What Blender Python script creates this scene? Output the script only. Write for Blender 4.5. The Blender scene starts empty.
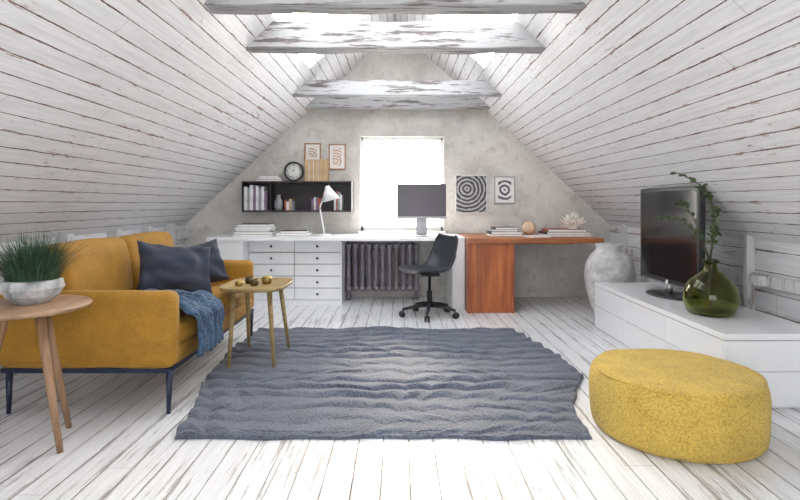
import bpy, bmesh, math, random
from mathutils import Vector, Matrix, noise
random.seed(7)
scene = bpy.context.scene
R = math.radians

# ------------------------------------------------------------------ materials
def nt(name):
    m = bpy.data.materials.new(name); m.use_nodes = True
    n = m.node_tree
    b = n.nodes['Principled BSDF']
    return m, n, b

def N(n, t, **kw):
    x = n.nodes.new(t)
    for k, v in kw.items():
        setattr(x, k, v)
    return x

def mth(n, op, a, b=None, c=None, clamp=False):
    x = N(n, 'ShaderNodeMath', operation=op); x.use_clamp = clamp
    for i, v in enumerate((a, b, c)):
        if v is None: continue
        if isinstance(v, (int, float)): x.inputs[i].default_value = v
        else: n.links.new(v, x.inputs[i])
    return x.outputs[0]

def mixc(n, f, a, b):
    x = N(n, 'ShaderNodeMix', data_type='RGBA')
    if isinstance(f, (int, float)): x.inputs[0].default_value = f
    else: n.links.new(f, x.inputs[0])
    for i, v in ((6, a), (7, b)):
        if isinstance(v, (tuple, list)): x.inputs[i].default_value = (*v[:3], 1)
        else: n.links.new(v, x.inputs[i])
    return x.outputs[2]

def ramp(n, f, lo, hi):
    x = N(n, 'ShaderNodeMapRange'); x.clamp = True
    n.links.new(f, x.inputs[0]); x.inputs[1].default_value = lo; x.inputs[2].default_value = hi
    return x.outputs[0]

def tex(n, vec, scale, detail=4, rough=.55, scl=None):
    if scl:
        mp = N(n, 'ShaderNodeMapping'); mp.inputs['Scale'].default_value = scl
        n.links.new(vec, mp.inputs[0]); vec = mp.outputs[0]
    t = N(n, 'ShaderNodeTexNoise'); t.inputs['Scale'].default_value = scale
    t.inputs['Detail'].default_value = detail; t.inputs['Roughness'].default_value = rough
    n.links.new(vec, t.inputs['Vector'])
    return t.outputs['Fac']

def bump(n, b, h, strength=.3, dist=.01):
    x = N(n, 'ShaderNodeBump'); x.inputs['Strength'].default_value = strength
    x.inputs['Distance'].default_value = dist
    n.links.new(h, x.inputs['Height']); n.links.new(x.outputs[0], b.inputs['Normal'])

def simple(name, col, rough=.5, metal=0, var=.12, nscale=12, bmp=0, bscale=80, scl=None, coat=0):
    m, n, b = nt(name)
    tc = N(n, 'ShaderNodeTexCoord').outputs['Object']
    f = tex(n, tc, nscale, 5, .6, scl)
    dark = tuple(c * (1 - var * 2) for c in col); lite = tuple(min(1, c * (1 + var)) for c in col)
    n.links.new(mixc(n, ramp(n, f, .3, .7), dark, lite), b.inputs['Base Color'])
    b.inputs['Roughness'].default_value = rough; b.inputs['Metallic'].default_value = metal
    b.inputs['Coat Weight'].default_value = coat
    if bmp:
        bump(n, b, tex(n, tc, bscale, 4, .6, scl), bmp, .004)
    return m

def planks(name, w, paint, gapc, chipc, chip=.64, edgechip=.1, rough=.5, gap=.004, length=2.6, bigs=(3.2, 24, 1), vary=.28, mingap=.25, zamp=.35):
    m, n, b = nt(name)
    uv = N(n, 'ShaderNodeUVMap'); uv.uv_map = 'UVMap'
    s = N(n, 'ShaderNodeSeparateXYZ'); n.links.new(uv.outputs[0], s.inputs[0])
    u, v = s.outputs[0], s.outputs[1]
    pv = mth(n, 'DIVIDE', v, w)
    idx = mth(n, 'FLOOR', pv)
    fr = mth(n, 'SUBTRACT', pv, idx)
    ed = mth(n, 'MULTIPLY', mth(n, 'MINIMUM', fr, mth(n, 'SUBTRACT', 1.0, fr)), w)
    wn = N(n, 'ShaderNodeTexWhiteNoise', noise_dimensions='1D'); n.links.new(idx, wn.inputs['W'])
    rnd = wn.outputs['Value']
    ux = mth(n, 'ADD', u, mth(n, 'MULTIPLY', rnd, 31.7))
    cv = N(n, 'ShaderNodeCombineXYZ'); n.links.new(ux, cv.inputs[0]); n.links.new(v, cv.inputs[1]); n.links.new(mth(n,'MULTIPLY',rnd,9.0), cv.inputs[2])
    vec = cv.outputs[0]
    streak = tex(n, vec, 1, 6, .65, (3, 60, 1))
    big = tex(n, vec, 1, 8, .72, bigs)
    wob = tex(n, vec, 1, 4, .65, (5, 5, 1))
    gw = mth(n, 'MULTIPLY', mth(n, 'ADD', mth(n, 'POWER', ramp(n, wob, .35, .72), 1.6), mingap), gap)
    gapm = mth(n, 'LESS_THAN', ed, gw)
    pj = mth(n, 'DIVIDE', ux, length)
    fj = mth(n, 'SUBTRACT', pj, mth(n, 'FLOOR', pj))
    endm = mth(n, 'LESS_THAN', fj, .0015 / length * 1.2)
    gapm = mth(n, 'MAXIMUM', gapm, endm)
    nearE = mth(n, 'SUBTRACT', 1.0, ramp(n, ed, 0, .016))
    chipv = mth(n, 'ADD', big, mth(n, 'MULTIPLY', nearE, edgechip))
    zone = tex(n, uv.outputs[0], 1, 2, .5, (1.1, 1.6, 1))
    chipv = mth(n, 'ADD', chipv, mth(n, 'MULTIPLY', mth(n, 'SUBTRACT', zone, .5), zamp))
    chipm = ramp(n, chipv, chip, chip + .035)
    dirt = ramp(n, streak, .35, .62)
    p2 = tuple(c * .82 for c in paint)
    base = mixc(n, dirt, p2, paint)
    base = mixc(n, mth(n, 'MULTIPLY', rnd, vary), base, tuple(c * .72 for c in paint))
    base = mixc(n, mth(n, 'MULTIPLY', chipm, .85), base, chipc)
    base = mixc(n, gapm, base, gapc)
    n.links.new(base, b.inputs['Base Color'])
    b.inputs['Roughness'].default_value = rough
    h = mth(n, 'SUBTRACT', mth(n, 'ADD', mth(n, 'MULTIPLY', ramp(n, ed, 0, .004), 1.0), mth(n, 'MULTIPLY', streak, .25)), mth(n, 'MULTIPLY', chipm, .2))
    bump(n, b, h, .45, .004)
    return m

M = {}
M['ceil'] = planks('painted_ceiling_boards', .1, (.84, .835, .85), (.115, .045, .035), (.29, .16, .12), .648, .12, .55, .0056, 2.6, (7, 46, 1), .18, .24)
M['floor'] = planks('painted_floor_boards', .115, (.83, .84, .86), (.16, .15, .15), (.34, .32, .315), .588, .11, .28, .0044, 3.2, (2.6, 52, 1), .18, .22, .42)
M['knee'] = planks('painted_knee_boards', .14, (.74, .74, .75), (.12, .08, .06), (.36, .28, .24), .60, .1, .6, .005)

def weathered(name, paint, chipc, scl, lo=.52, hi=.6):
    m, n, b = nt(name)
    tc = N(n, 'ShaderNodeTexCoord').outputs['Object']
    a = tex(n, tc, 1, 8, .68, scl); c = tex(n, tc, 3, 3)
    f = ramp(n, mth(n, 'ADD', a, mth(n, 'MULTIPLY', mth(n, 'SUBTRACT', c, .5), .25)), lo, hi)
    n.links.new(mixc(n, f, paint, chipc), b.inputs['Base Color']); b.inputs['Roughness'].default_value = .65
    bump(n, b, a, .6, .01)
    return m
M['beam'] = weathered('weathered_beam', (.40, .40, .41), (.13, .11, .105), (3, 34, 34), .52, .60)
M['post'] = weathered('weathered_post', (.60, .60, .61), (.33, .28, .26), (14, 14, 2.5), .54, .62)

def plaster():
    m, n, b = nt('old_plaster')
    tc = N(n, 'ShaderNodeTexCoord').outputs['Object']
    a = tex(n, tc, 1.6, 8, .62); c = tex(n, tc, 7, 6, .7); d = tex(n, tc, 30, 4, .7)
    base = mixc(n, ramp(n, a, .38, .62), (.49, .47, .44), (.72, .70, .665))
    base = mixc(n, ramp(n, c, .54, .76), base, (.40, .375, .34))
    base = mixc(n, mth(n, 'MULTIPLY', ramp(n, d, .45, .7), .3), base, (.80, .79, .77))
    n.links.new(base, b.inputs['Base Color']); b.inputs['Roughness'].default_value = .9
    bump(n, b, mth(n, 'ADD', c, mth(n, 'MULTIPLY', d, .4)), .4, .01)
    return m
M['plaster'] = plaster()
M['white'] = simple('white_lacquer', (.86, .87, .89), .3, var=.02)
M['gloss'] = simple('gloss_white', (.85, .86, .88), .12, var=.01, coat=.5)
M['gap'] = simple('shadow_gap', (.12, .12, .13), .7)
M['black'] = simple('black_satin', (.012, .013, .017), .4)
M['steel'] = simple('steel', (.5, .51, .53), .3, metal=1, var=.05)
M['navy'] = simple('navy_metal', (.012, .02, .05), .35)
M['screen'] = simple('screen_glass', (.012, .012, .015), .12, var=.02)
M['monscreen'] = simple('monitor_glass', (.03, .02, .035), .25, var=.02)
M['alu'] = simple('aluminium', (.25, .25, .27), .35, metal=.6, var=.03)
M['paper'] = simple('paper', (.82, .81, .79), .8, var=.04)
M['shelfm'] = simple('shelf_dark', (.022, .016, .020), .45)
M['radiator'] = simple('radiator_iron', (.27, .235, .27), .4, metal=.15, bmp=.2)
M['ceram'] = simple('urn_ceramic', (.56, .55, .54), .55, var=.22, nscale=9, bmp=.5, bscale=25)
M['bowl'] = simple('marbled_concrete', (.46, .47, .48), .7, var=.3, nscale=16, bmp=.3)
M['bronze'] = simple('bronze_cup', (.10, .07, .03), .35, metal=.6)
M['gold'] = simple('gold_cup', (.35, .24, .07), .3, metal=.8)
M['soil'] = simple('soil', (.05, .04, .03), .95)
M['grass'] = simple('grass_green', (.035, .09, .045), .6, var=.35, nscale=25)
M['leaf'] = simple('leaf_green', (.06, .11, .035), .55, var=.3, nscale=20)
M['stem'] = simple('stem_brown', (.07, .06, .03), .7)
M['coral'] = simple('coral_white', (.88, .83, .74), .8)
M['b1'] = simple('book_dark', (.03, .03, .04), .6)
M['b2'] = simple('book_grey', (.33, .34, .36), .6)
M['b3'] = simple('book_white', (.75, .75, .76), .6)
M['b4'] = simple('book_tan', (.52, .36, .20), .7)
M['b5'] = simple('book_purple', (.22, .14, .22), .6)
M['b6'] = simple('book_red', (.38, .10, .05), .6)
M['framew'] = simple('frame_copper', (.42, .21, .11), .5)

def wood(name, c1, c2, scl, rough=.4):
    m, n, b = nt(name)
    tc = N(n, 'ShaderNodeTexCoord').outputs['Object']
    a = tex(n, tc, 1, 6, .6, scl)
    n.links.new(mixc(n, ramp(n, a, .33, .67), c1, c2), b.inputs['Base Color'])
    b.inputs['Roughness'].default_value = rough
    bump(n, b, a, .15, .003)
    return m
M['oak'] = wood('oak', (.24, .14, .08), (.41, .26, .155), (30, 3, 30))
M['oakleg'] = wood('oak_leg', (.22, .12, .065), (.38, .225, .125), (30, 30, 3))
M['ash'] = wood('ash_tan', (.26, .17, .065), (.42, .31, .135), (4, 30, 30))
M['cherry'] = wood('cherry_x', (.25, .075, .025), (.44, .155, .055), (3, 30, 30))
M['cherryv'] = wood('cherry_v', (.23, .05, .015), (.50, .15, .042), (16, 16, 1.5))

def fabric(name, c, bs=160, strength=.5, var=.15, rough=.9, sheen=.3):
    m, n, b = nt(name)
    tc = N(n, 'ShaderNodeTexCoord').outputs['Object']
    f = tex(n, tc, 9, 5, .6); g = tex(n, tc, bs, 2, .6)
    k = mth(n, 'ADD', mth(n, 'MULTIPLY', f, .5), mth(n, 'MULTIPLY', g, .5))
    n.links.new(mixc(n, ramp(n, k, .35, .65), tuple(x * (1 - 2 * var) for x in c), tuple(min(1, x * (1 + var)) for x in c)), b.inputs['Base Color'])
    b.inputs['Roughness'].default_value = rough; b.inputs['Sheen Weight'].default_value = sheen
    bump(n, b, mth(n, 'ADD', g, mth(n, 'MULTIPLY', f, .6)), strength, .004)
    return m
M['mustard'] = fabric('mustard_upholstery', (.38, .185, .013), 110, .35, .14, .75, .05)
M['cushion'] = fabric('slate_cushion', (.035, .042, .068), 120, .5, .15, .9, .1)

def weave(name, c, sc, var=.35, strength=.8, vor=True, sheen=.3, k1=.65):
    m, n, b = nt(name)
    tc = N(n, 'ShaderNodeTexCoord').outputs['Object']
    v = N(n, 'ShaderNodeTexVoronoi'); v.inputs['Scale'].default_value = sc
    n.links.new(tc, v.inputs['Vector'])
    d = v.outputs['Distance']
    f = tex(n, tc, 7, 5, .6)
    k = mth(n, 'ADD', mth(n, 'MULTIPLY', ramp(n, d, .1, .8), k1), mth(n, 'MULTIPLY', ramp(n, f, .3, .7), 1 - k1))
    n.links.new(mixc(n, k, tuple(min(1, x * (1 + var * .5)) for x in c), tuple(x * (1 - var) for x in c)), b.inputs['Base Color'])
    b.inputs['Roughness'].default_value = .9; b.inputs['Sheen Weight'].default_value = sheen
    bump(n, b, mth(n, 'SUBTRACT', 1.0, d), strength, .005)
    return m
M['pouf'] = weave('pouf_weave', (.64, .44, .085), 115, .42, sheen=.1)
M['rug'] = weave('rug_weave', (.118, .135, .18), 75, .5, 1.0, sheen=.15)
M['knit'] = weave('knit_blue', (.055, .11, .19), 55, .6, 1.0, sheen=.1)

def glass_green():
    m, n, b = nt('green_glass')
    tc = N(n, 'ShaderNodeTexCoord').outputs['Object']
    n.links.new(mixc(n, tex(n, tc, 5), (.28, .32, .04), (.46, .49, .09)), b.inputs['Base Color'])
    b.inputs['Roughness'].default_value = .04
    b.inputs['Transmission Weight'].default_value = 1
    b.inputs['IOR'].default_value = 1.4
    return m
M['gglass'] = glass_green()

def pane():
    m, n, b = nt('window_pane')
    b.inputs['Base Color'].default_value = (1, 1, 1, 1)
    t = N(n, 'ShaderNodeBsdfTransparent'); g = N(n, 'ShaderNodeBsdfGlossy'); g.inputs['Roughness'].default_value = .05
    x = N(n, 'ShaderNodeMixShader'); x.inputs[0].default_value = .04
    n.links.new(t.outputs[0], x.inputs[1]); n.links.new(g.outputs[0], x.inputs[2])
    n.links.new(x.outputs[0], n.nodes['Material Output'].inputs[0])
    return m
M['pane'] = pane()

def rings(name, scale, off, c1, c2, dist=2):
    m, n, b = nt(name)
    tc = N(n, 'ShaderNodeTexCoord').outputs['Object']
    mp = N(n, 'ShaderNodeMapping'); mp.inputs['Location'].default_value = off
    n.links.new(tc, mp.inputs[0])
    w = N(n, 'ShaderNodeTexWave', wave_type='RINGS', rings_direction='SPHERICAL')
    w.inputs['Scale'].default_value = scale; w.inputs['Distortion'].default_value = dist; w.inputs['Detail'].default_value = 2
    w.inputs['Detail Scale'].default_value = 3
    n.links.new(mp.outputs[0], w.inputs[0])
    n.links.new(mixc(n, ramp(n, w.outputs['Fac'], .25, .75), c1, c2), b.inputs['Base Color'])
    b.inputs['Roughness'].default_value = .8
    return m
M['art1'] = rings('ring_print', 7, (.05, 0, -.06), (.045, .045, .05), (.38, .38, .40), 2.0)
M['art2'] = rings('oval_print', 6, (0, 0, 0), (.10, .10, .11), (.80, .80, .81), 2)
M['art3'] = rings('warm_print', 10, (.02, 0, .05), (.5, .33, .25), (.82, .78, .73), 2)

# ------------------------------------------------------------------ mesh helpers
def empty(name, loc=(0, 0, 0), rz=0):
    e = bpy.data.objects.new(name, None); scene.collection.objects.link(e)
    e.location = loc; e.rotation_euler = (0, 0, rz); e.empty_display_size = .1
    return e

def obj(name, bm, mat=None, parent=None, smooth=False):
    me = bpy.data.meshes.new(name)
    bmesh.ops.recalc_face_normals(bm, faces=bm.faces)
    bm.to_mesh(me); bm.free()
    o = bpy.data.objects.new(name, me); scene.collection.objects.link(o)
    if mat: me.materials.append(mat)
    if smooth:
        for p in me.polygons: p.use_smooth = True
    if parent: o.parent = parent
    return o

def box(name, x0, x1, y0, y1, z0, z1, mat, parent=None, bev=.004, seg=2, rot=None, smooth=False):
    bm = bmesh.new()
    c = Vector(((x0 + x1) / 2, (y0 + y1) / 2, (z0 + z1) / 2))
    d = (abs(x1 - x0), abs(y1 - y0), abs(z1 - z0))
    bmesh.ops.create_cube(bm, size=1, matrix=Matrix.Diagonal((*d, 1)))
    if bev > 0:
        bmesh.ops.bevel(bm, geom=bm.edges[:], offset=min(bev, min(d) * .49), segments=seg, affect='EDGES', profile=.6)
    o = obj(name, bm, mat, parent, smooth)
    o.location = c
    if rot: o.rotation_euler = rot
    return o

def tube(name, pts, rad, mat, parent=None, seg=12, cap=True):
    bm = bmesh.new()
    if isinstance(rad, (int, float)): rad = [rad] * len(pts)
    pts = [Vector(p) for p in pts]; ringsv = []
    up = Vector((.13, .31, .94)).normalized()
    for i, p in enumerate(pts):
        t = (pts[min(i + 1, len(pts) - 1)] - pts[max(i - 1, 0)]).normalized()
        a = t.cross(up)
        if a.length < .1: a = t.cross(Vector((1, 0, 0)))
        a.normalize(); b = t.cross(a).normalized()
        ringsv.append([bm.verts.new(p + (a * math.cos(2 * math.pi * k / seg) + b * math.sin(2 * math.pi * k / seg)) * rad[i]) for k in range(seg)])
    for i in range(len(pts) - 1):
        for k in range(seg):
            bm.faces.new((ringsv[i][k], ringsv[i][(k + 1) % seg], ringsv[i + 1][(k + 1) % seg], ringsv[i + 1][k]))
    if cap:
        bm.faces.new(ringsv[0]); bm.faces.new(ringsv[-1])
    return obj(name, bm, mat, parent, True)

def lathe(name, prof, loc, mat, parent=None, seg=48, smooth=True, rot=None):
    bm = bmesh.new(); rs = []
    for r, z in prof:
        if r < 1e-5: rs.append([bm.verts.new((0, 0, z))])
        else: rs.append([bm.verts.new((r * math.cos(2 * math.pi * k / seg), r * math.sin(2 * math.pi * k / seg), z)) for k in range(seg)])
    for a, b in zip(rs, rs[1:]):
        for k in range(seg):
            k2 = (k + 1) % seg
            if len(a) == 1 and len(b) == 1: continue
            if len(a) == 1: bm.faces.new((a[0], b[k2], b[k]))
            elif len(b) == 1: bm.faces.new((a[k], a[k2], b[0]))
            else: bm.faces.new((a[k], a[k2], b[k2], b[k]))
    o = obj(name, bm, mat, parent, smooth); o.location = loc
    if rot: o.rotation_euler = rot
    return o

def pillow(name, loc, w, h, t, rot, mat, parent=None, seed=0):
    bm = bmesh.new(); n = 26; g = {}
    for s in (1, -1):
        for i in range(n + 1):
            for j in range(n + 1):
                u = -1 + 2 * i / n; v = -1 + 2 * j / n
                edge = i in (0, n) or j in (0, n)
                if s == -1 and edge: g[(s, i, j)] = g[(1, i, j)]; continue
                th = ((1 - abs(u) ** 2.6) * (1 - abs(v) ** 2.6)) ** .5 * t / 2
                nn = noise.noise(Vector((u * 2.2 + seed, v * 2.2, s * 2))) * t * .25 * (0 if edge else 1)
                pin = 1 - .09 * (1 - abs(u) ** 2) * (abs(v) ** 3); pin2 = 1 - .09 * (1 - abs(v) ** 2) * (abs(u) ** 3)
                bend = -.03 * (u * u)
                g[(s, i, j)] = bm.verts.new((u * w / 2 * pin2, s * th + nn + bend, v * h / 2 * pin))
        for i in range(n):
            for j in range(n):
                bm.faces.new((g[(s, i, j)], g[(s, i + 1, j)], g[(s, i + 1, j + 1)], g[(s, i, j + 1)]))
    o = obj(name, bm, mat, parent, True); o.location = loc; o.rotation_euler = rot
    return o

def softbox(name, x0, x1, y0, y1, z0, z1, mat, parent, r=.05, puff=.012, seed=0, rot=None):
    bm = bmesh.new()
    c = Vector(((x0 + x1) / 2, (y0 + y1) / 2, (z0 + z1) / 2)); d = Vector((x1 - x0, y1 - y0, z1 - z0))
    bmesh.ops.create_cube(bm, size=1, matrix=Matrix.Diagonal((*d, 1)))
    bmesh.ops.bevel(bm, geom=bm.edges[:], offset=min(r, min(d) * .45), segments=4, affect='EDGES', profile=.5)
    bmesh.ops.subdivide_edges(bm, edges=[e for e in bm.edges if e.calc_length() > .08], cuts=8, use_grid_fill=True)
    for v in bm.verts:
        q = Vector((v.co.x / d.x * 2, v.co.y / d.y * 2, v.co.z / d.z * 2))
        k = (1 - min(1, abs(q.x)) ** 2) + (1 - min(1, abs(q.y)) ** 2) + (1 - min(1, abs(q.z)) ** 2)
        dirn = Vector((q.x * (abs(q.x) > .8), q.y * (abs(q.y) > .8), q.z * (abs(q.z) > .8)))
        if dirn.length > 0: dirn.normalize()
        v.co += dirn * (puff * (k - .6) + noise.noise(v.co * 5 + Vector((seed, 0, 0))) * .008)
    o = obj(name, bm, mat, parent, True); o.location = c
    if rot: o.rotation_euler = rot
    return o

# ------------------------------------------------------------------ room shell
XL, XR, XC = -2.55, 2.49, -.03
ZE, ZR = .85, 3.18
YB, YF = 6.4, -1.0
def zl(x):
    return ZE + (ZR - ZE) * ((x - XL) / (XC - XL) if x <= XC else (XR - x) / (XR - XC))

def quads(name, faces, mat, parent=None, thick=0, uvf=None):
    bm = bmesh.new(); uvl = bm.loops.layers.uv.new('UVMap')
    for f in faces:
        vs = [bm.verts.new(p) for p in f]
        bm.faces.new(vs)
    bmesh.ops.remove_doubles(bm, verts=bm.verts, dist=.0005)
    for f in bm.faces:
        for l in f.loops:
            if uvf: l[uvl].uv = uvf(l.vert.co)
    me = bpy.data.meshes.new(name); bm.to_mesh(me); bm.free()
    o = bpy.data.objects.new(name, me); scene.collection.objects.link(o); me.materials.append(mat)
    if thick:
        s = o.modifiers.new('thick', 'SOLIDIFY'); s.thickness = abs(thick); s.offset = 1 if thick > 0 else -1
    return o

quads('floor', [[(XL - .1, YF, 0), (XR + .1, YF, 0), (XR + .1, YB + .1, 0), (XL - .1, YB + .1, 0)]], M['floor'], thick=-.1, uvf=lambda c: (c.y, c.x + 5.02))

SK0, SK1, SKZ = 2.7, 5.2, 2.40
def slope(side):
    x_e = XL if side < 0 else XR
    fr = (SKZ - ZE) / (ZR - ZE)
    xm = x_e + (XC - x_e) * fr
    fs = []
    ys = [YF, SK0, SK1, YB]
    for i in range(3):
        a, b = ys[i], ys[i + 1]
        fs.append([(x_e, a, ZE), (x_e, b, ZE), (xm, b, SKZ), (xm, a, SKZ)])
        if i != 1: fs.append([(xm, a, SKZ), (xm, b, SKZ), (XC, b, ZR), (XC, a, ZR)])
    if side > 0: fs = [f[::-1] for f in fs]
    k = math.hypot(XC - x_e, ZR - ZE) / (ZR - ZE)
    return quads('ceiling_left' if side < 0 else 'ceiling_right', fs, M['ceil'], thick=-.06 , uvf=lambda c: (c.y + (0 if side < 0 else 7.3), (c.z - ZE) * k + 10.013))
slope(-1); slope(1)
for side, nm in ((-1, 'window_2'), (1, 'window_3')):
    e = empty(nm)
    x_e = XL if side < 0 else XR
    xm = x_e + (XC - x_e) * (SKZ - ZE) / (ZR - ZE)
    for y in (SK0, SK0 + (SK1 - SK0) / 2, SK1):
        tube('rafter_%.0f' % (y * 10), [(xm, y, SKZ + .05), (XC, y, ZR + .05)], .03, M['white'], e, 4)
    quads('pane', [[(xm, SK0, SKZ + .06), (xm, SK1, SKZ + .06), (XC, SK1, ZR + .06), (XC, SK0, ZR + .06)]], M['pane']).parent = e

quads('wall_left', [[(XL, YF, 0), (XL, YB, 0), (XL, YB, ZE), (XL, YF, ZE)]], M['knee'], thick=0, uvf=lambda c: (c.y, c.z + 3))
quads('wall_right', [[(XR, YF, 0), (XR, YB, 0), (XR, YB, ZE), (XR, YF, ZE)]], M['knee'], thick=0, uvf=lambda c: (c.y + 4, c.z + 3))
def gable(name, Y, WX0, WX1, WZ0, WZ1, thick):
    return quads(name, [
    [(XL, Y, 0), (WX0, Y, 0), (WX0, Y, WZ0), (WX0, Y, WZ1), (WX0, Y, zl(WX0)), (XL, Y, ZE)],
    [(WX1, Y, 0), (XR, Y, 0), (XR, Y, ZE), (WX1, Y, zl(WX1)), (WX1, Y, WZ1), (WX1, Y, WZ0)],
    [(WX0, Y, 0), (WX1, Y, 0), (WX1, Y, WZ0), (WX0, Y, WZ0)],
    [(WX0, Y, WZ1), (WX1, Y, WZ1), (WX1, Y, zl(WX1)), (XC, Y, ZR), (WX0, Y, zl(WX0))]], M['plaster'], thick=thick)
WX0, WX1, WZ0, WZ1 = -.474, .52, .78, 1.90
Y = YB
gable('wall_back', YB, WX0, WX1, WZ0, WZ1, -.16)
gable('wall_front', YF, -1.35, 1.29, .25, 1.88, 0)  # unseen end wall; its invented window opening limits and directs the daylight
e = empty('added_window')  # window added behind the camera for its light
for x in (-1.35, -.47, .41, 1.25):
    box('mullion', x, x + .04, YF - .03, YF + .02, .25, 1.88, M['white'], e)
e = empty('window_1')
for nm, a in (('frame_left', (WX0, WX0 + .035, WZ0, WZ1)), ('frame_right', (WX1 - .035, WX1, WZ0, WZ1)),
              ('frame_top', (WX0, WX1, WZ1 - .035, WZ1)), ('frame_bottom', (WX0, WX1, WZ0, WZ0 + .05))):
    box(nm, a[0], a[1], Y + .10, Y + .15, a[2], a[3], M['white'], e)
box('pane', WX0 + .03, WX1 - .03, Y + .125, Y + .131, WZ0 + .03, WZ1 - .03, M['pane'], e, 0)
box('trim_1', WX0 - .02, WX1 + .02, Y - .03, Y + .1, WZ0 - .03, WZ0, M['white'])

ZB = 2.20
def half(z): return (XC - XL) * (ZR - z) / (ZR - ZE)
for i, (yb, h, d) in enumerate(((2.98, .19, .16), (3.80, .185, .16), (5.45, .15, .13), (6.16, .14, .12))):
    bm = bmesh.new()
    L = half(ZB) + .02; L2 = half(ZB + h) + .04; n = 30
    vs = []
    for k in range(n + 1):
        f = k / n
        row = []
        for (dy, z, ll) in ((0, ZB, L), (d, ZB, L), (d, ZB + h, L2), (0, ZB + h, L2)):
            x = XC - ll + 2 * ll * f
            w = Vector((noise.noise(Vector((x * 4, dy * 9, z * 9 + i * 7))), noise.noise(Vector((x * 3 + 9, dy * 9, z * 5 + i)))))
            row.append(bm.verts.new((x, yb + dy + w.x * .014, z + w.y * .012)))
        vs.append(row)
    for k in range(n):
        for j in range(4):
            bm.faces.new((vs[k][j], vs[k][(j + 1) % 4], vs[k + 1][(j + 1) % 4], vs[k + 1][j]))
    bm.faces.new(vs[0]); bm.faces.new(vs[-1])
    o = obj('ceiling_beam', bm, M['beam'])
    bv = o.modifiers.new('b', 'BEVEL'); bv.width = .008; bv.segments = 2; bv.limit_method = 'ANGLE'

e = empty('trim_2')
for y in (1.2, 2.2, 3.2, 4.0, 4.7, 5.3, 5.85):
    box('stud', XL + .002, XL + .09, y, y + .08, 0, ZE + .03, M['post'], e, .006)
box('rail', XL + .003, XL + .06, YF, YB - .01, .70, .80, M['post'], e, .006)
e = empty('trim_3')
for y in (1.6, 3.78, 4.75, 5.4, 5.9):
    box('stud', XR - .06, XR - .002, y, y + .05, 0, ZE + .03, M['post'], e, .006)
box('tie', XR - .10, XR - .01, 3.60, 3.70, .55, .62, M['post'], e, .008)
box('rail', XR - .035, XR - .003, YF, YB - .01, .54, .62, M['post'], e, .006)

# ------------------------------------------------------------------ sofa
S = empty('sofa')
SX0, SX1, SY0, SY1 = -2.10, -1.19, 2.80, 4.46
AT = .11
softbox('arm_near', SX0, SX1 + .01, SY0, SY0 + AT, .24, .64, M['mustard'], S, .04, .003, 1)
softbox('arm_far', SX0, SX1 - .01, SY1 - AT, SY1, .24, .64, M['mustard'], S, .04, .003, 2)
softbox('back_frame', SX0, SX0 + .13, SY0 + .04, SY1 - .04, .24, .70, M['mustard'], S, .05, .004, 3)
softbox('seat_base', SX0 + .08, SX1 - .005, SY0 + AT - .02, SY1 - AT + .02, .235, .345, M['mustard'], S, .02, .002, 4)
mid = (SY0 + SY1) / 2
softbox('seat_cushion_1', SX0 + .14, SX1 + .005, SY0 + AT, mid - .004, .33, .465, M['mustard'], S, .05, .014, 5)
softbox('seat_cushion_2', SX0 + .14, SX1 + .005, mid + .004, SY1 - AT, .33, .465, M['mustard'], S, .05, .014, 6)
softbox('back_cushion_1', -1.99, -1.79, SY0 + AT + .01, mid - .006, .43, .87, M['mustard'], S, .05, .012, 7, (0, R(-9), 0))
softbox('back_cushion_2', -1.99, -1.79, mid + .006, SY1 - AT - .01, .43, .87, M['mustard'], S, .05, .012, 8, (0, R(-9), 0))
for y in (SY0 + .03, SY1 - .06):
    box('rail', SX0 + .01, SX1 - .01, y - .01, y + .04, .215, .24, M['navy'], S)
for x in (SX0 + .05, SX1 - .035):
    box('long_rail', x, x + .025, SY0 + .02, SY1 - .02, .215, .24, M['navy'], S)
for y in (SY0 + .035, SY1 - .06):
    for x in (SX0 + .04, SX1 - .03):
        tube('leg', [(x + .005, y, .0), (x + .01, y, .225)], [.011, .018], M['navy'], S, 10)
tube('piping', [(SX0 + .05, SY0 - .002, .275), (SX1 - .03, SY0 - .002, .275)], .004, M['mustard'], S, 6)

pillow('throw_pillow', (-1.53, 3.66, .655), .50, .36, .17, (R(-26), R(8), R(40)), M['cushion'], None, 1)
pillow('throw_pillow', (-1.53, 4.09, .635), .40, .34, .15, (R(-20), R(-8), R(50)), M['cushion'], None, 4)

bm = bmesh.new(); nu, nv = 60, 60; g = []
for i in range(nu + 1):
    row = []
    for j in range(nv + 1):
        u, v = i / nu, j / nv
        if u < .6: x = -1.62 + u / .6 * .44; z = .50
        elif u < .75:
            a = (u - .6) / .15 * math.pi / 2; x = -1.18 + .045 * math.sin(a); z = .455 + .045 * math.cos(a)
        else: x = -1.135 ; z = .455 - (u - .75) / .25 * .20
        y = 2.96 + v * (.44 + .05 * math.sin(u * 5)) + .03 * math.sin(u * 9)
        f = math.sin(v * 26 + 3 * noise.noise(Vector((u * 3, v * 2, 1)))) * .016 + noise.noise(Vector((u * 5, v * 6, 4))) * .04
        if u < .6: z += .014 + abs(f) * 1.2 + .05 * math.exp(-((u - .35) / .2) ** 2) * (1 - v)
        else: x += .012 + abs(f); z += .01 * math.sin(v * 9)
        row.append(bm.verts.new((x, y, z)))
    g.append(row)
for i in range(nu):
    for j in range(nv):
        bm.faces.new((g[i][j], g[i + 1][j], g[i + 1][j + 1], g[i][j + 1]))
o = obj('throw_blanket', bm, M['knit'], None, True)
s = o.modifiers.new('s', 'SOLIDIFY'); s.thickness = .012; s.offset = 1

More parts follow.
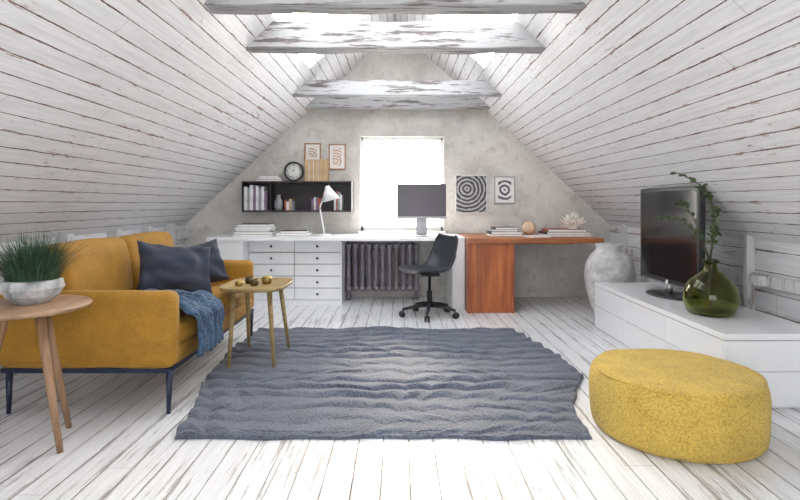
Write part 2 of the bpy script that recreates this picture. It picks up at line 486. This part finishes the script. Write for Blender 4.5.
# ------------------------------------------------------------------ round side table + bowl plant
T = empty('side_table', (-1.70, 2.46, 0))
lathe('top', [(0, .618), (.235, .618), (.256, .626), (.262, .636), (.256, .645), (0, .645)], (0, 0, 0), M['oak'], T, 64)
for k, a in enumerate((-20, 70, 205)):
    ca, sa = math.cos(R(a)), math.sin(R(a))
    tube('leg_%d' % k, [(ca * .08, sa * .08, .62), (ca * .145, sa * .145, .31), (ca * .21, sa * .21, 0)], [.021, .019, .013], M['oakleg'], T, 14)
P = empty('potted_grass', (-1.70, 2.50, .645))
prof = [(0, 0), (.07, 0), (.11, .035), (.128, .07), (.12, .105), (.11, .108), (.112, .09), (.104, .08), (0, .075)]
lathe('bowl', prof, (0, 0, 0), M['bowl'], P, 11, False)
lathe('soil', [(0, .088), (.103, .084)], (0, 0, 0), M['soil'], P, 24)
bm = bmesh.new()
for k in range(1800):
    a = random.uniform(0, 2 * math.pi); r = .10 * math.sqrt(random.random())
    L = random.uniform(.13, .27); lean = random.uniform(.1, 1.0) * (.3 + r * 9)
    d = Vector((math.cos(a + random.uniform(-.5, .5)), math.sin(a + random.uniform(-.5, .5)), 0))
    p = Vector((r * math.cos(a), r * math.sin(a), .08)); side = Vector((-d.y, d.x, random.uniform(-.4, .4))).normalized()
    w = random.uniform(.0011, .0022); prev = None
    for q in range(5):
        f = q / 4
        c = p + d * (lean * L * .8 * f ** 1.5) + Vector((0, 0, L * f * (1 - .25 * f * lean)))
        ww = w * (1 - f * .85)
        cur = (bm.verts.new(c - side * ww), bm.verts.new(c + side * ww))
        if prev: bm.faces.new((prev[0], prev[1], cur[1], cur[0]))
        prev = cur
obj('blades', bm, M['grass'], P)

# ------------------------------------------------------------------ tray table
T = empty('tray_table', (-1.0, 3.80, 0))
bm = bmesh.new()
def stad(a, b, n, rr, k=4.5):
    out = []
    for i in range(n):
        t = 2 * math.pi * i / n; c, s_ = math.cos(t), math.sin(t)
        out.append((math.copysign(abs(c) ** (2 / k), c) * a * rr, math.copysign(abs(s_) ** (2 / k), s_) * b * rr))
    return out
lv = [(0.0, .515), (.9, .515), (1.0, .522), (1.03, .545), (1.0, .545), (.965, .53), (0, .528)]
prev = None; n = 64
for rr, z in lv:
    cur = [bm.verts.new((0, 0, z))] if rr == 0 else [bm.verts.new((x, y, z)) for x, y in stad(.215, .27, n, rr)]
    if prev:
        for k in range(n):
            k2 = (k + 1) % n
            if len(prev) == 1: bm.faces.new((prev[0], cur[k], cur[k2]))
            elif len(cur) == 1: bm.faces.new((prev[k], prev[k2], cur[0]))
            else: bm.faces.new((prev[k], prev[k2], cur[k2], cur[k]))
    prev = cur
obj('tray_top', bm, M['ash'], T, True)
k = 0
for sx in (-1, 1):
    for sy in (-1, 1):
        k += 1
        tube('leg_%d' % k, [(sx * .12, sy * .16, .516), (sx * (.13 if sx < 0 else .17), sy * .24, .014)], [.018, .012], M['ash'], T, 12)
for i, (x, y, r, h, mt) in enumerate(((-.08, .08, .032, .05, 'bronze'), (-.02, -.02, .03, .045, 'bronze'), (.045, .07, .035, .055, 'gold'), (-.12, -.04, .028, .035, 'gold'))):
    lathe('candle_cup', [(0, 0), (r * .8, 0), (r, h * .4), (r * .92, h), (r * .82, h), (r * .85, h * .4), (0, h * .3)], (-1.0 + x, 3.80 + y, .5285), M[mt], None, 24)

# ------------------------------------------------------------------ rug
def lerp(a, b, t): return a + (b - a) * t
lft = [(2.50, -1.05), (2.9, -1.10), (3.28, -1.20), (4.07, -1.26), (4.70, -1.22)]
rgt = [(2.55, .90), (2.9, .93), (3.2, 1.05), (3.42, 1.17), (3.9, 1.14), (4.75, .97)]
def interp(t, tab):
    if t <= tab[0][0]: return tab[0][1]
    for a, b in zip(tab, tab[1:]):
        if t <= b[0]: return lerp(a[1], b[1], (t - a[0]) / (b[0] - a[0]))
    return tab[-1][1]
bm = bmesh.new(); nu, nv = 340, 420; g = []
for j in range(nv + 1):
    row = []
    v = j / nv
    for i in range(nu + 1):
        u = i / nu
        y = 2.52 + v * 2.20
        edgew = noise.noise(Vector((u * 7, 3, 0))) * .03 * (1 - v) ** 6 + .025 * noise.noise(Vector((u * 5, 8, 0))) * v ** 8
        xl, xr = interp(y, lft), interp(y, rgt)
        x = lerp(xl, xr, u) + noise.noise(Vector(((1 if u > .5 else 0) * 5, v * 14, 2))) * .018 * (abs(u - .5) * 2) ** 6
        y += edgew
        cell = u * 10 + 2.0 * noise.noise(Vector((u * 3, v * 7, 17)))
        arch = abs(math.sin(math.pi * cell))
        ph = v * 14 + .6 * noise.noise(Vector((u * 3, v * 3, 5))) - .22 * arch + .3 * noise.noise(Vector((u * 12, v * 10, 1)))
        fr = ph - math.floor(ph)
        r = math.sin(math.pi * min(1, fr / .34) / 2) if fr < .34 else .5 + .5 * math.cos(math.pi * (fr - .34) / .66)
        r *= .6 + .4 * arch ** .5
        fade = .45 + .9 * max(0, noise.noise(Vector((u * 3.5, v * 5, 31))) + .3)
        amp = .0215 * fade
        z = .012 + r * amp + .006 * max(0, noise.noise(Vector((u * 18, v * 16, 3))))
        z += .07 * max(0, .30 - u) * (abs(math.sin(u * 34 + v * 8 + 2 * noise.noise(Vector((u * 3, v * 3, 0)))))) * (1 - v * .5)
        ed = min(u, 1 - u, v, 1 - v)
        if ed == 0: z = .001
        else: y -= r * .010 * (1 if v > .02 else 0)
        row.append(bm.verts.new((x, y, z)))
    g.append(row)
for j in range(nv):
    for i in range(nu):
        bm.faces.new((g[j][i], g[j][i + 1], g[j + 1][i + 1], g[j + 1][i]))
obj('rug', bm, M['rug'], None, True)

# ------------------------------------------------------------------ pouf
PF = empty('pouf', (1.345, 2.64, 0))
prof = []
r0, h0 = .395, .30
for k in range(41):
    a = -math.pi / 2 + math.pi * k / 40
    c, s_ = math.cos(a), math.sin(a)
    rr = r0 * (.86 + .14 * (max(c, 0) ** .55))
    prof.append((rr, h0 / 2 + h0 / 2 * math.copysign(abs(s_) ** .95, s_)))
dome = [(r0 * .86 * t, h0 + .010 * (1 - t * t)) for t in (.92, .8, .65, .5, .35, .2, .08)] + [(0, h0 + .002)]
prof = [(0, 0), (.3, 0)] + prof + dome
o = lathe('body', prof, (0, 0, 0), M['pouf'], PF, 120)
for v in o.data.vertices:
    k = noise.noise(v.co * 5) * .014
    if v.co.z > .02: v.co += Vector((v.co.x, v.co.y, 0)).normalized() * k + Vector((0, 0, k * .6))
def circ(r, z): return [(r * math.cos(2 * math.pi * k / 96), r * math.sin(2 * math.pi * k / 96), z) for k in range(97)]
tube('seam_top', circ(r0 * .935, h0 - .012), .006, M['pouf'], PF, 6)

# ------------------------------------------------------------------ TV bench + TV
B = empty('tv_bench')
bx0, bx1, by0, by1 = 1.74, 2.34, 2.90, 4.83
box('carcass', bx0 + .012, bx1, by0 + .012, by1, .0, .365, M['gloss'], B, .003)
box('top', bx0, bx1, by0, by1, .368, .40, M['gloss'], B, .003)
ym = (by0 + by1) / 2
for i, (a, b) in enumerate(((by0 + .012, by0 + .645), (by0 + .65, by0 + 1.28), (by0 + 1.285, by1 - .005))):
    box('front_upper_%d' % i, bx0, bx0 + .02, a, b, .20, .364, M['gloss'], B, .002)
    box('front_lower_%d' % i, bx0, bx0 + .02, a, b, .012, .196, M['gloss'], B, .002)
box('end_upper', bx0 + .003, bx1 - .003, by0, by0 + .014, .20, .364, M['gloss'], B, .002)
box('end_lower', bx0 + .003, bx1 - .003, by0, by0 + .014, .012, .196, M['gloss'], B, .002)

TV = empty('television', (2.065, 4.14, .40), R(0))
box('bezel', -.022, .022, -.455, .455, .085, .825, M['black'], TV, .01)
box('screen', -.0245, -.02, -.425, .425, .13, .80, M['screen'], TV, .001)
box('back_shell', .018, .05, -.34, .34, .18, .70, M['black'], TV, .015)
box('trim_strip', -.026, -.01, -.45, .45, .088, .098, M['alu'], TV, .002)
tube('neck', [(0, 0, .012), (0, 0, .12)], .028, M['steel'], TV, 16)
lathe('foot', [(0, 0), (.19, 0), (.195, .006), (.17, .014), (.04, .02), (0, .02)], (0, 0, 0), M['black'], TV, 48)
for c in TV.children:
    if c.name.startswith('foot'): c.scale = (.75, 1.25, 1)

J = empty('glass_jug', (1.98, 3.44, .40))
outer = [(0, .003), (.11, .0), (.140, .02), (.160, .08), (.158, .14), (.135, .20), (.09, .245), (.045, .275), (.036, .305), (.038, .335), (.046, .342)]
inner = [(.040, .340), (.030, .32), (.030, .30), (.040, .27), (.085, .238), (.128, .195), (.150, .14), (.152, .08), (.132, .03), (.10, .012), (0, .012)]
lathe('glass', outer + inner, (0, 0, 0), M['gglass'], J, 56)
lathe('lip', [(.038, .328), (.048, .330), (.050, .338), (.046, .348), (.038, .348), (.034, .338)], (0, 0, 0), M['gglass'], J, 40)
V = empty('leafy_branch', (1.98, 3.44, .40))
ends = [((-.21, .02, .90), .12), ((-.36, -.05, .60), .02), ((-.20, .0, .72), -.02), ((.03, -.04, .66), .0), ((-.06, .04, .80), .05), ((.05, .02, .50), 0)]
lbm = bmesh.new()
def leaf(p, d, L, W):
    d = d.normalized(); s_ = d.cross(Vector((random.uniform(-1, 1), random.uniform(-1, 1), random.uniform(-1, 1))))
    if s_.length < .1: return
    s_.normalize(); nn = d.cross(s_)
    c = lbm.verts.new(p + d * L * .5 + nn * L * .06)
    rim = []
    for k in range(10):
        a = 2 * math.pi * k / 10
        rim.append(lbm.verts.new(p + d * (L * .5 - L * .5 * math.cos(a)) + s_ * (W * .5 * math.sin(a))))
    for k in range(10): lbm.faces.new((c, rim[k], rim[(k + 1) % 10]))
for bi, (en, bow) in enumerate(ends):
    en = Vector(en); pts = []
    st = Vector((random.uniform(-.01, .01), random.uniform(-.01, .01), .05 if bi < 5 else .1))
    nk = Vector((en.x * .04, en.y * .04, .35))
    for k in range(15):
        t = k / 14
        if t < .35: p = st.lerp(nk, t / .35)
        else:
            q = (t - .35) / .65
            p = nk.lerp(en, q) + Vector((0, 0, .10 * math.sin(math.pi * q))) + Vector((bow * math.sin(math.pi * q), 0, 0))
        pts.append(p)
    tube('stem_%d' % bi, pts, [.0045 - .002 * k / 14 for k in range(15)], M['stem'], V, 6)
    for k in range(7, 15):
        for q in range(3):
            f = random.random()
            p = pts[k].lerp(pts[max(k - 1, 0)], f)
            t = (pts[k] - pts[k - 1]).normalized()
            d = t * .5 + Vector((random.uniform(-1, 1), random.uniform(-1, 1), random.uniform(-.6, .9)))
            leaf(p, d, random.uniform(.028, .046), random.uniform(.016, .025))
obj('leaves', lbm, M['leaf'], V)

lathe('ceramic_urn', [(0, 0), (.10, 0), (.12, .02), (.17, .14), (.215, .30), (.23, .43), (.215, .54), (.17, .62), (.125, .665), (.115, .69), (.13, .72), (.12, .725), (.10, .69), (.10, .66), (.15, .60), (.19, .5), (.19, .3), (0, .2)], (1.985, 5.12, 0), M['ceram'], None, 56)

# ------------------------------------------------------------------ white desk
D = empty('white_desk')
dy0, dy1 = 5.62, 6.36
box('top', -2.02, .675, dy0, dy1, .715, .75, M['white'], D, .003)
box('right_panel', .545, .675, dy0 + .005, dy1, 0, .715, M['white'], D, .003)
box('left_cabinet', -2.01, -1.64, dy0 + .02, dy1 - .01, 0, .715, M['white'], D, .003)
cy = 5.84
box('drawer_carcass', -1.64, -.645, cy + .02, dy1 - .01, 0.0, .715, M['gap'], D, .002)
box('side', -.647, -.630, cy, dy1 - .01, 0, .715, M['white'], D, .002)
box('plinth', -1.64, -.64, cy + .005, cy + .03, 0, .06, M['white'], D, .002)
for c, (a, b) in enumerate(((-1.637, -1.147), (-1.141, -.648))):
    for r in range(5):
        z0 = .065 + r * .129
        box('drawer_%d_%d' % (c, r), a, b, cy, cy + .02, z0, z0 + .122, M['white'], D, .003)
        lathe('knob_%d_%d' % (c, r), [(0, 0), (.010, 0), (.013, .012), (.009, .02), (0, .022)], ((a + b) / 2, cy, z0 + .061), M['black'], D, 12, rot=(R(90), 0, 0))

C = empty('wooden_desk')
box('top', .68, 2.05, 5.42, 6.36, .705, .755, M['cherry'], C, .003)
box('pedestal_front', .70, 1.13, 5.45, 5.47, 0, .705, M['cherryv'], C, .002)
box('pedestal_left', .68, .705, 5.43, 6.34, 0, .705, M['cherryv'], C, .002)
box('pedestal_right', 1.125, 1.15, 5.43, 6.34, 0, .705, M['cherryv'], C, .002)
box('pedestal_back', .70, 1.13, 6.32, 6.34, 0, .705, M['cherryv'], C, .002)
box('drawer_gap', .78, .784, 5.446, 5.452, .02, .70, M['gap'], C, 0)
box('wall_cleat', 1.15, 2.04, 6.33, 6.37, .63, .705, M['cherry'], C, .002)

# ------------------------------------------------------------------ radiator
Rd = empty('radiator', (-.20, 6.27, 0))
n = 11; w = .86 / n
for i in range(n):
    x = -.43 + w * (i + .5)
    for yy in (-.055, .055):
        tube('column', [(x, yy, .10), (x, yy, .13), (x, yy, .60), (x, yy, .635)], [.020, .026, .026, .020], M['radiator'], Rd, 12)
    box('web', x - .009, x + .009, -.05, .05, .12, .61, M['radiator'], Rd, .003)
    for z in (.10, .58):
        box('header', x - .036, x + .036, -.082, .082, z, z + .065, M['radiator'], Rd, .024, 3, smooth=True)
for x in (-.39, .39):
    for yy in (-.05, .05):
        tube('foot', [(x, yy, 0), (x, yy, .12)], [.024, .016], M['radiator'], Rd, 10)

# ------------------------------------------------------------------ office chair
O = empty('office_chair', (.29, 5.30, 0), R(8))
for k in range(5):
    a = R(90 + 72 * k + 20)
    ca, sa = math.cos(a), math.sin(a)
    tube('spoke_%d' % k, [(ca * .02, sa * .02, .115), (ca * .15, sa * .15, .10), (ca * .27, sa * .27, .075)], [.024, .018, .013], M['black'], O, 10)
    tube('caster_stem_%d' % k, [(ca * .265, sa * .265, .08), (ca * .265, sa * .265, .04)], .008, M['black'], O, 8)
    px, py = -sa, ca
    for q in (-1, 1):
        c = Vector((ca * .275 + px * .014 * q, sa * .275 + py * .014 * q, .029))
        tube('wheel_%d_%d' % (k, q), [c - Vector((px, py, 0)) * .009, c + Vector((px, py, 0)) * .009], .029, M['black'], O, 18)
tube('column', [(0, 0, .09), (0, 0, .25), (0, 0, .251), (0, 0, .41)], [.026, .026, .014, .014], M['black'], O, 16)
box('mechanism', -.09, .09, -.07, .07, .395, .425, M['black'], O, .01)
bm = bmesh.new(); prof = [(-.25, .425), (-.22, .445), (-.12, .445), (0, .435), (.10, .435), (.17, .46), (.21, .53), (.235, .62), (.255, .70), (.27, .78)]
nn = 20; g = []
def cr(P0, P1, P2, P3, t): return .5 * (2 * P1 + (P2 - P0) * t + (2 * P0 - 5 * P1 + 4 * P2 - P3) * t * t + (3 * P1 - P0 - 3 * P2 + P3) * t ** 3)
pp = [Vector((a, b)) for a, b in prof]; fine = []
for i in range(len(pp) - 1):
    for q in range(4):
        fine.append(cr(pp[max(i - 1, 0)], pp[i], pp[i + 1], pp[min(i + 2, len(pp) - 1)], q / 4))
fine.append(pp[-1]); m_ = len(fine)
for i, p in enumerate(fine):
    t = i / (m_ - 1)
    wd = .22 if t < .6 else lerp(.22, .19, (t - .6) / .4)
    if t < .06: wd *= .86 + .14 * t / .06
    if t > .92: wd *= 1 - .22 * ((t - .92) / .08) ** 2
    row = []
    for j in range(nn + 1):
        s_ = -1 + 2 * j / nn
        curl = abs(s_) ** 3
        dz = curl * (.035 + (.11 * math.exp(-((t - .58) / .13) ** 2))) * (1 - max(0, t - .6) * 1.5)
        dx = -curl * .07 * max(0, min(1, (t - .45) / .3))
        row.append(bm.verts.new((p.x + dx, s_ * wd, p.y + dz)))
    g.append(row)
for i in range(m_ - 1):
    for j in range(nn):
        bm.faces.new((g[i][j], g[i][j + 1], g[i + 1][j + 1], g[i + 1][j]))
M['shell'] = simple('chair_shell', (.03, .034, .043), .5)
o = obj('seat_shell', bm, M['shell'], O, True)
s = o.modifiers.new('s', 'SOLIDIFY'); s.thickness = .014; s.offset = 0
o.rotation_euler = (0, 0, R(20))

# ------------------------------------------------------------------ monitor, lamp, desk things
Mo = empty('computer_monitor', (.24, 6.02, .75))
box('housing', -.275, .275, -.012, .012, .185, .575, M['alu'], Mo, .008)
box('screen', -.272, .272, -.0145, -.010, .212, .572, M['monscreen'], Mo, .002)
box('stand_neck', -.06, .06, .015, .03, .008, .30, M['alu'], Mo, .004, rot=(R(-6), 0, 0))
box('stand_foot', -.10, .10, -.09, .10, 0, .009, M['alu'], Mo, .004)
K = empty('keyboard', (.16, 5.78, .75))
box('base', -.16, .16, -.05, .05, 0, .010, M['alu'], K, .003)
for r in range(5):
    box('key_row_%d' % r, -.152, .152, -.044 + r * .018, -.030 + r * .018, .010, .014, M['white'], K, .001)

L = empty('desk_lamp', (-.84, 6.0, .75))
lathe('base', [(0, 0), (.075, 0), (.078, .012), (.06, .018), (.012, .024), (0, .024)], (0, 0, 0), M['white'], L, 32)
tube('arm_lower', [(0, 0, .02), (-.05, 0, .30)], .009, M['white'], L, 10)
tube('arm_upper', [(-.05, 0, .30), (-.045, 0, .33), (.02, 0, .50), (.045, 0, .515)], .009, M['white'], L, 10)
tube('joint', [(-.05, -.014, .30), (-.05, .014, .30)], .014, M['steel'], L, 12)
lathe('shade', [(.022, .10), (.028, .085), (.038, .065), (.105, -.065), (.102, -.065), (.033, .055), (.018, .09), (0, .095)], (.055, 0, .455), M['white'], L, 36, rot=(0, R(-14), 0))
lathe('bulb', [(0, -.03), (.02, -.02), (.026, 0), (.015, .03), (0, .04)], (.057, 0, .46), M['paper'], L, 16)

def stack(name, x, y, z, items):
    e = empty(name, (x, y, z)); h = 0
    for i, (w_, d_, t, mt, a) in enumerate(items):
        c = box('cover_%d' % i, -w_ / 2, w_ / 2, -d_ / 2, d_ / 2, h, h + t, M[mt], e, .002, rot=(0, 0, R(a)))
        box('pages_%d' % i, -w_ / 2 + .004, w_ / 2 + .001, -d_ / 2 - .001, d_ / 2 - .004, h + .003, h + t - .003, M['paper'], e, 0, rot=(0, 0, R(a)))
        h += t + .0005
    return e
stack('book_stack', -1.58, 5.92, .7505, [(.42, .30, .022, 'b3', 0), (.40, .28, .03, 'b1', 2), (.36, .27, .02, 'b2', -2), (.38, .27, .028, 'b3', 1), (.34, .25, .03, 'b1', -3)])
stack('magazine_pile', -1.15, 5.88, .7505, [(.36, .26, .016, 'b2', 4), (.34, .25, .02, 'b3', -2), (.28, .22, .024, 'b1', 5)])
stack('book_stack', 1.13, 5.88, .7555, [(.34, .27, .02, 'b3', 0), (.33, .25, .028, 'b1', 3), (.27, .2, .02, 'b2', -8), (.24, .18, .025, 'b1', 6)])
stack('book_stack', 1.78, 5.88, .7555, [(.48, .32, .02, 'b3', 0), (.46, .30, .025, 'b1', 2), (.40, .28, .028, 'b6', -2)])
stack('notebook', 1.42, 5.62, .7555, [(.20, .22, .014, 'b3', 15)])
lathe('cork_ball', [(.075 * math.sin(math.pi * k / 16), .075 - .075 * math.cos(math.pi * k / 16)) for k in range(17)], (1.42, 5.95, .7555), simple('cork', (.70, .52, .36), .8, bmp=.6, bscale=60), None, 28)
bm = bmesh.new()
def cone(bm, p0, p1, r0, r1, s=6):
    d = p1 - p0; q = d.to_track_quat('Z', 'Y').to_matrix().to_4x4()
    bmesh.ops.create_cone(bm, cap_ends=True, segments=s, radius1=r0, radius2=r1, depth=d.length, matrix=Matrix.Translation((p0 + p1) / 2) @ q)
for k in range(90):
    a = random.uniform(0, 2 * math.pi); el = random.uniform(.1, 1.5)
    d = Vector((math.cos(a) * math.cos(el), math.sin(a) * math.cos(el) * .8, math.sin(el)))
    l = random.uniform(.11, .165)
    p1 = d * l * .6; p2 = p1 + (d + Vector((random.uniform(-.4, .4), random.uniform(-.4, .4), random.uniform(0, .4)))) * l * .4
    cone(bm, Vector((0, 0, 0)), p1, .012, .010); cone(bm, p1, p2, .010, .006)
bmesh.ops.create_icosphere(bm, subdivisions=2, radius=.05)
for v in bm.verts: v.co.z = max(v.co.z, 0)
o = obj('coral_ornament', bm, M['coral'], None); o.location = (1.88, 5.88, .832)

# ------------------------------------------------------------------ wall shelf with contents
Sh = empty('wall_shelf')
sx0, sx1, sy0, sy1, sz0, sz1 = -1.80, -.55, 6.14, 6.395, 1.01, 1.36
box('top_board', sx0, sx1, sy0, sy1, sz1 - .018, sz1, M['shelfm'], Sh, .002)
box('bottom_board', sx0, sx1, sy0, sy1, sz0, sz0 + .018, M['shelfm'], Sh, .002)
box('right_side', sx1 - .018, sx1, sy0, sy1, sz0, sz1, M['shelfm'], Sh, .002)
box('left_side', sx0, sx0 + .012, sy0, sy1, sz0, sz1, M['shelfm'], Sh, .002)
box('divider', -1.49, -1.475, sy0 + .02, sy1, sz0, sz1, M['shelfm'], Sh, .002)
box('back_panel', sx0, sx1, sy1 - .012, sy1, sz0, sz1, M['shelfm'], Sh, .002)
def row(name, x, z, specs, y1=6.375, tilt=0):
    e = empty(name, (x, y1, z)); c = 0
    for i, (t, h, d, mt) in enumerate(specs):
        box('book_%d' % i, c, c + t - .001, -d, 0, 0, h, M[mt], e, .002)
        c += t
    return e
row('book_row', -1.785, sz0 + .018, [(.035, .27, .20, 'b3'), (.03, .25, .19, 'b2'), (.04, .29, .2, 'b3'), (.03, .26, .2, 'b5'), (.03, .28, .2, 'b3'), (.035, .25, .19, 'b2'), (.03, .27, .2, 'b3'), (.035, .22, .18, 'b5')])
row('book_row', -1.33, sz0 + .018, [(.02, .12, .16, 'b6'), (.03, .10, .15, 'b3'), (.025, .13, .15, 'b4'), (.02, .11, .15, 'b2')])
row('book_row', -1.02, sz0 + .018, [(.03, .13, .16, 'b5'), (.02, .15, .16, 'b3'), (.03, .12, .16, 'b5'), (.02, .14, .16, 'b6')])
row('book_row', -.76, sz0 + .018, [(.025, .20, .17, 'b3'), (.018, .22, .17, 'b6'), (.03, .21, .17, 'b2'), (.02, .18, .17, 'b3')])
row('magazine_file', -1.09, sz1, [(.045, .25, .2, 'b4'), (.008, .24, .2, 'b3'), (.045, .25, .2, 'b4'), (.008, .24, .2, 'b3'), (.045, .25, .2, 'b4'), (.008, .24, .2, 'b3'), (.045, .25, .2, 'b4'), (.05, .25, .2, 'b4')])
stack('book_stack', -1.50, 6.27, sz1, [(.30, .2, .018, 'b2', 0), (.26, .19, .02, 'b6', 3), (.22, .18, .02, 'b3', -2)])
lathe('small_vase', [(0, 0), (.04, 0), (.055, .05), (.045, .11), (.022, .15), (.028, .18), (.022, .18), (0, .12)], (-1.41, 6.27, sz0 + .018), M['b2'], None, 28)
Ck = empty('wall_clock', (-1.225, 6.25, sz1 + .115))
lathe('rim', [(.094, 0), (.112, 0), (.115, .02), (.112, .045), (.098, .045), (.096, .012)], (0, 0, 0), M['black'], Ck, 48, rot=(R(90), 0, 0))
lathe('face', [(0, .015), (.10, .015), (.10, .002), (0, .002)], (0, 0, 0), M['paper'], Ck, 48, rot=(R(90), 0, 0))
for k in range(1, 13):
    a = R(90 - 30 * k)
    cu = bpy.data.curves.new('numeral_%d' % k, 'FONT'); cu.body = str(k); cu.size = .03; cu.align_x = 'CENTER'; cu.align_y = 'CENTER'; cu.extrude = .0005
    t = bpy.data.objects.new('numeral_%d' % k, cu); scene.collection.objects.link(t); t.parent = Ck
    t.location = (.075 * math.cos(a), -.018, .075 * math.sin(a)); t.rotation_euler = (R(90), 0, 0); cu.materials.append(M['black'])
tube('hour_hand', [(0, -.02, 0), (-.030, -.02, .03)], .0025, M['black'], Ck, 6)
tube('minute_hand', [(0, -.022, 0), (.012, -.022, .065)], .002, M['black'], Ck, 6)
tube('stand_foot', [(-.04, -.02, -.112), (.04, -.02, -.112)], .004, M['black'], Ck, 6)

def picture(name, x0, x1, z0, z1, fm, art, bw=.012, mat=True):
    cx, cz = (x0 + x1) / 2, (z0 + z1) / 2
    e = empty(name, (cx, 6.398, cz)); w_, h_ = (x1 - x0) / 2, (z1 - z0) / 2
    box('backing', -w_, w_, -.012, -.002, -h_, h_, M['paper'], e, .001)
    for nm, a in (('l', (-w_, -w_ + bw, -h_, h_)), ('r', (w_ - bw, w_, -h_, h_)), ('t', (-w_, w_, h_ - bw, h_)), ('b', (-w_, w_, -h_, -h_ + bw))):
        box('frame_' + nm, a[0], a[1], -.02, -.004, a[2], a[3], fm, e, .002)
    i = bw + (.035 if mat else 0)
    box('print', -w_ + i, w_ - i, -.0135, -.011, -h_ + i, h_ - i, art, e, 0)
picture('framed_picture', -1.13, -.935, 1.60, 1.82, M['framew'], M['art3'], .015)
picture('framed_picture', -.845, -.64, 1.505, 1.81, M['framew'], M['art3'], .015)
picture('art_poster', .655, 1.03, .99, 1.445, M['b3'], M['art1'], .01, False)
picture('art_poster', 1.115, 1.36, 1.105, 1.425, M['b2'], M['art2'], .01)

# ------------------------------------------------------------------ light : bright hazy sky, brighter and warmer around the low sun behind the far window
w = bpy.data.worlds.new('sky'); scene.world = w; w.use_nodes = True
n = w.node_tree; bg = n.nodes['Background']
tc = N(n, 'ShaderNodeTexCoord')
dt = N(n, 'ShaderNodeVectorMath', operation='DOT_PRODUCT'); n.links.new(tc.outputs['Generated'], dt.inputs[0])
dt.inputs[1].default_value = Vector((.05, .95, .30)).normalized()
f = mth(n, 'POWER', ramp(n, dt.outputs['Value'], .55, 1.0), 1.5)
n.links.new(mixc(n, f, (.93, .965, 1.0), (1.0, .86, .66)), bg.inputs[0])
n.links.new(mth(n, 'ADD', mth(n, 'MULTIPLY', f, 26.0), 5.6), bg.inputs[1])
sl = bpy.data.lights.new('sun', 'SUN'); sl.energy = 11.0; sl.angle = R(14); sl.color = (1, .87, .68)
so = bpy.data.objects.new('sun', sl); scene.collection.objects.link(so)
so.rotation_euler = (R(-64), 0, R(4))

cam = bpy.data.cameras.new('camera'); co = bpy.data.objects.new('camera', cam); scene.collection.objects.link(co)
co.location = (0, 0, 1.1); co.rotation_euler = (R(90), 0, 0)
cam.lens = 540 / 800 * 36; cam.sensor_width = 36; cam.shift_y = -46 / 800; cam.clip_start = .05
scene.camera = co
scene.view_settings.view_transform = 'Standard'
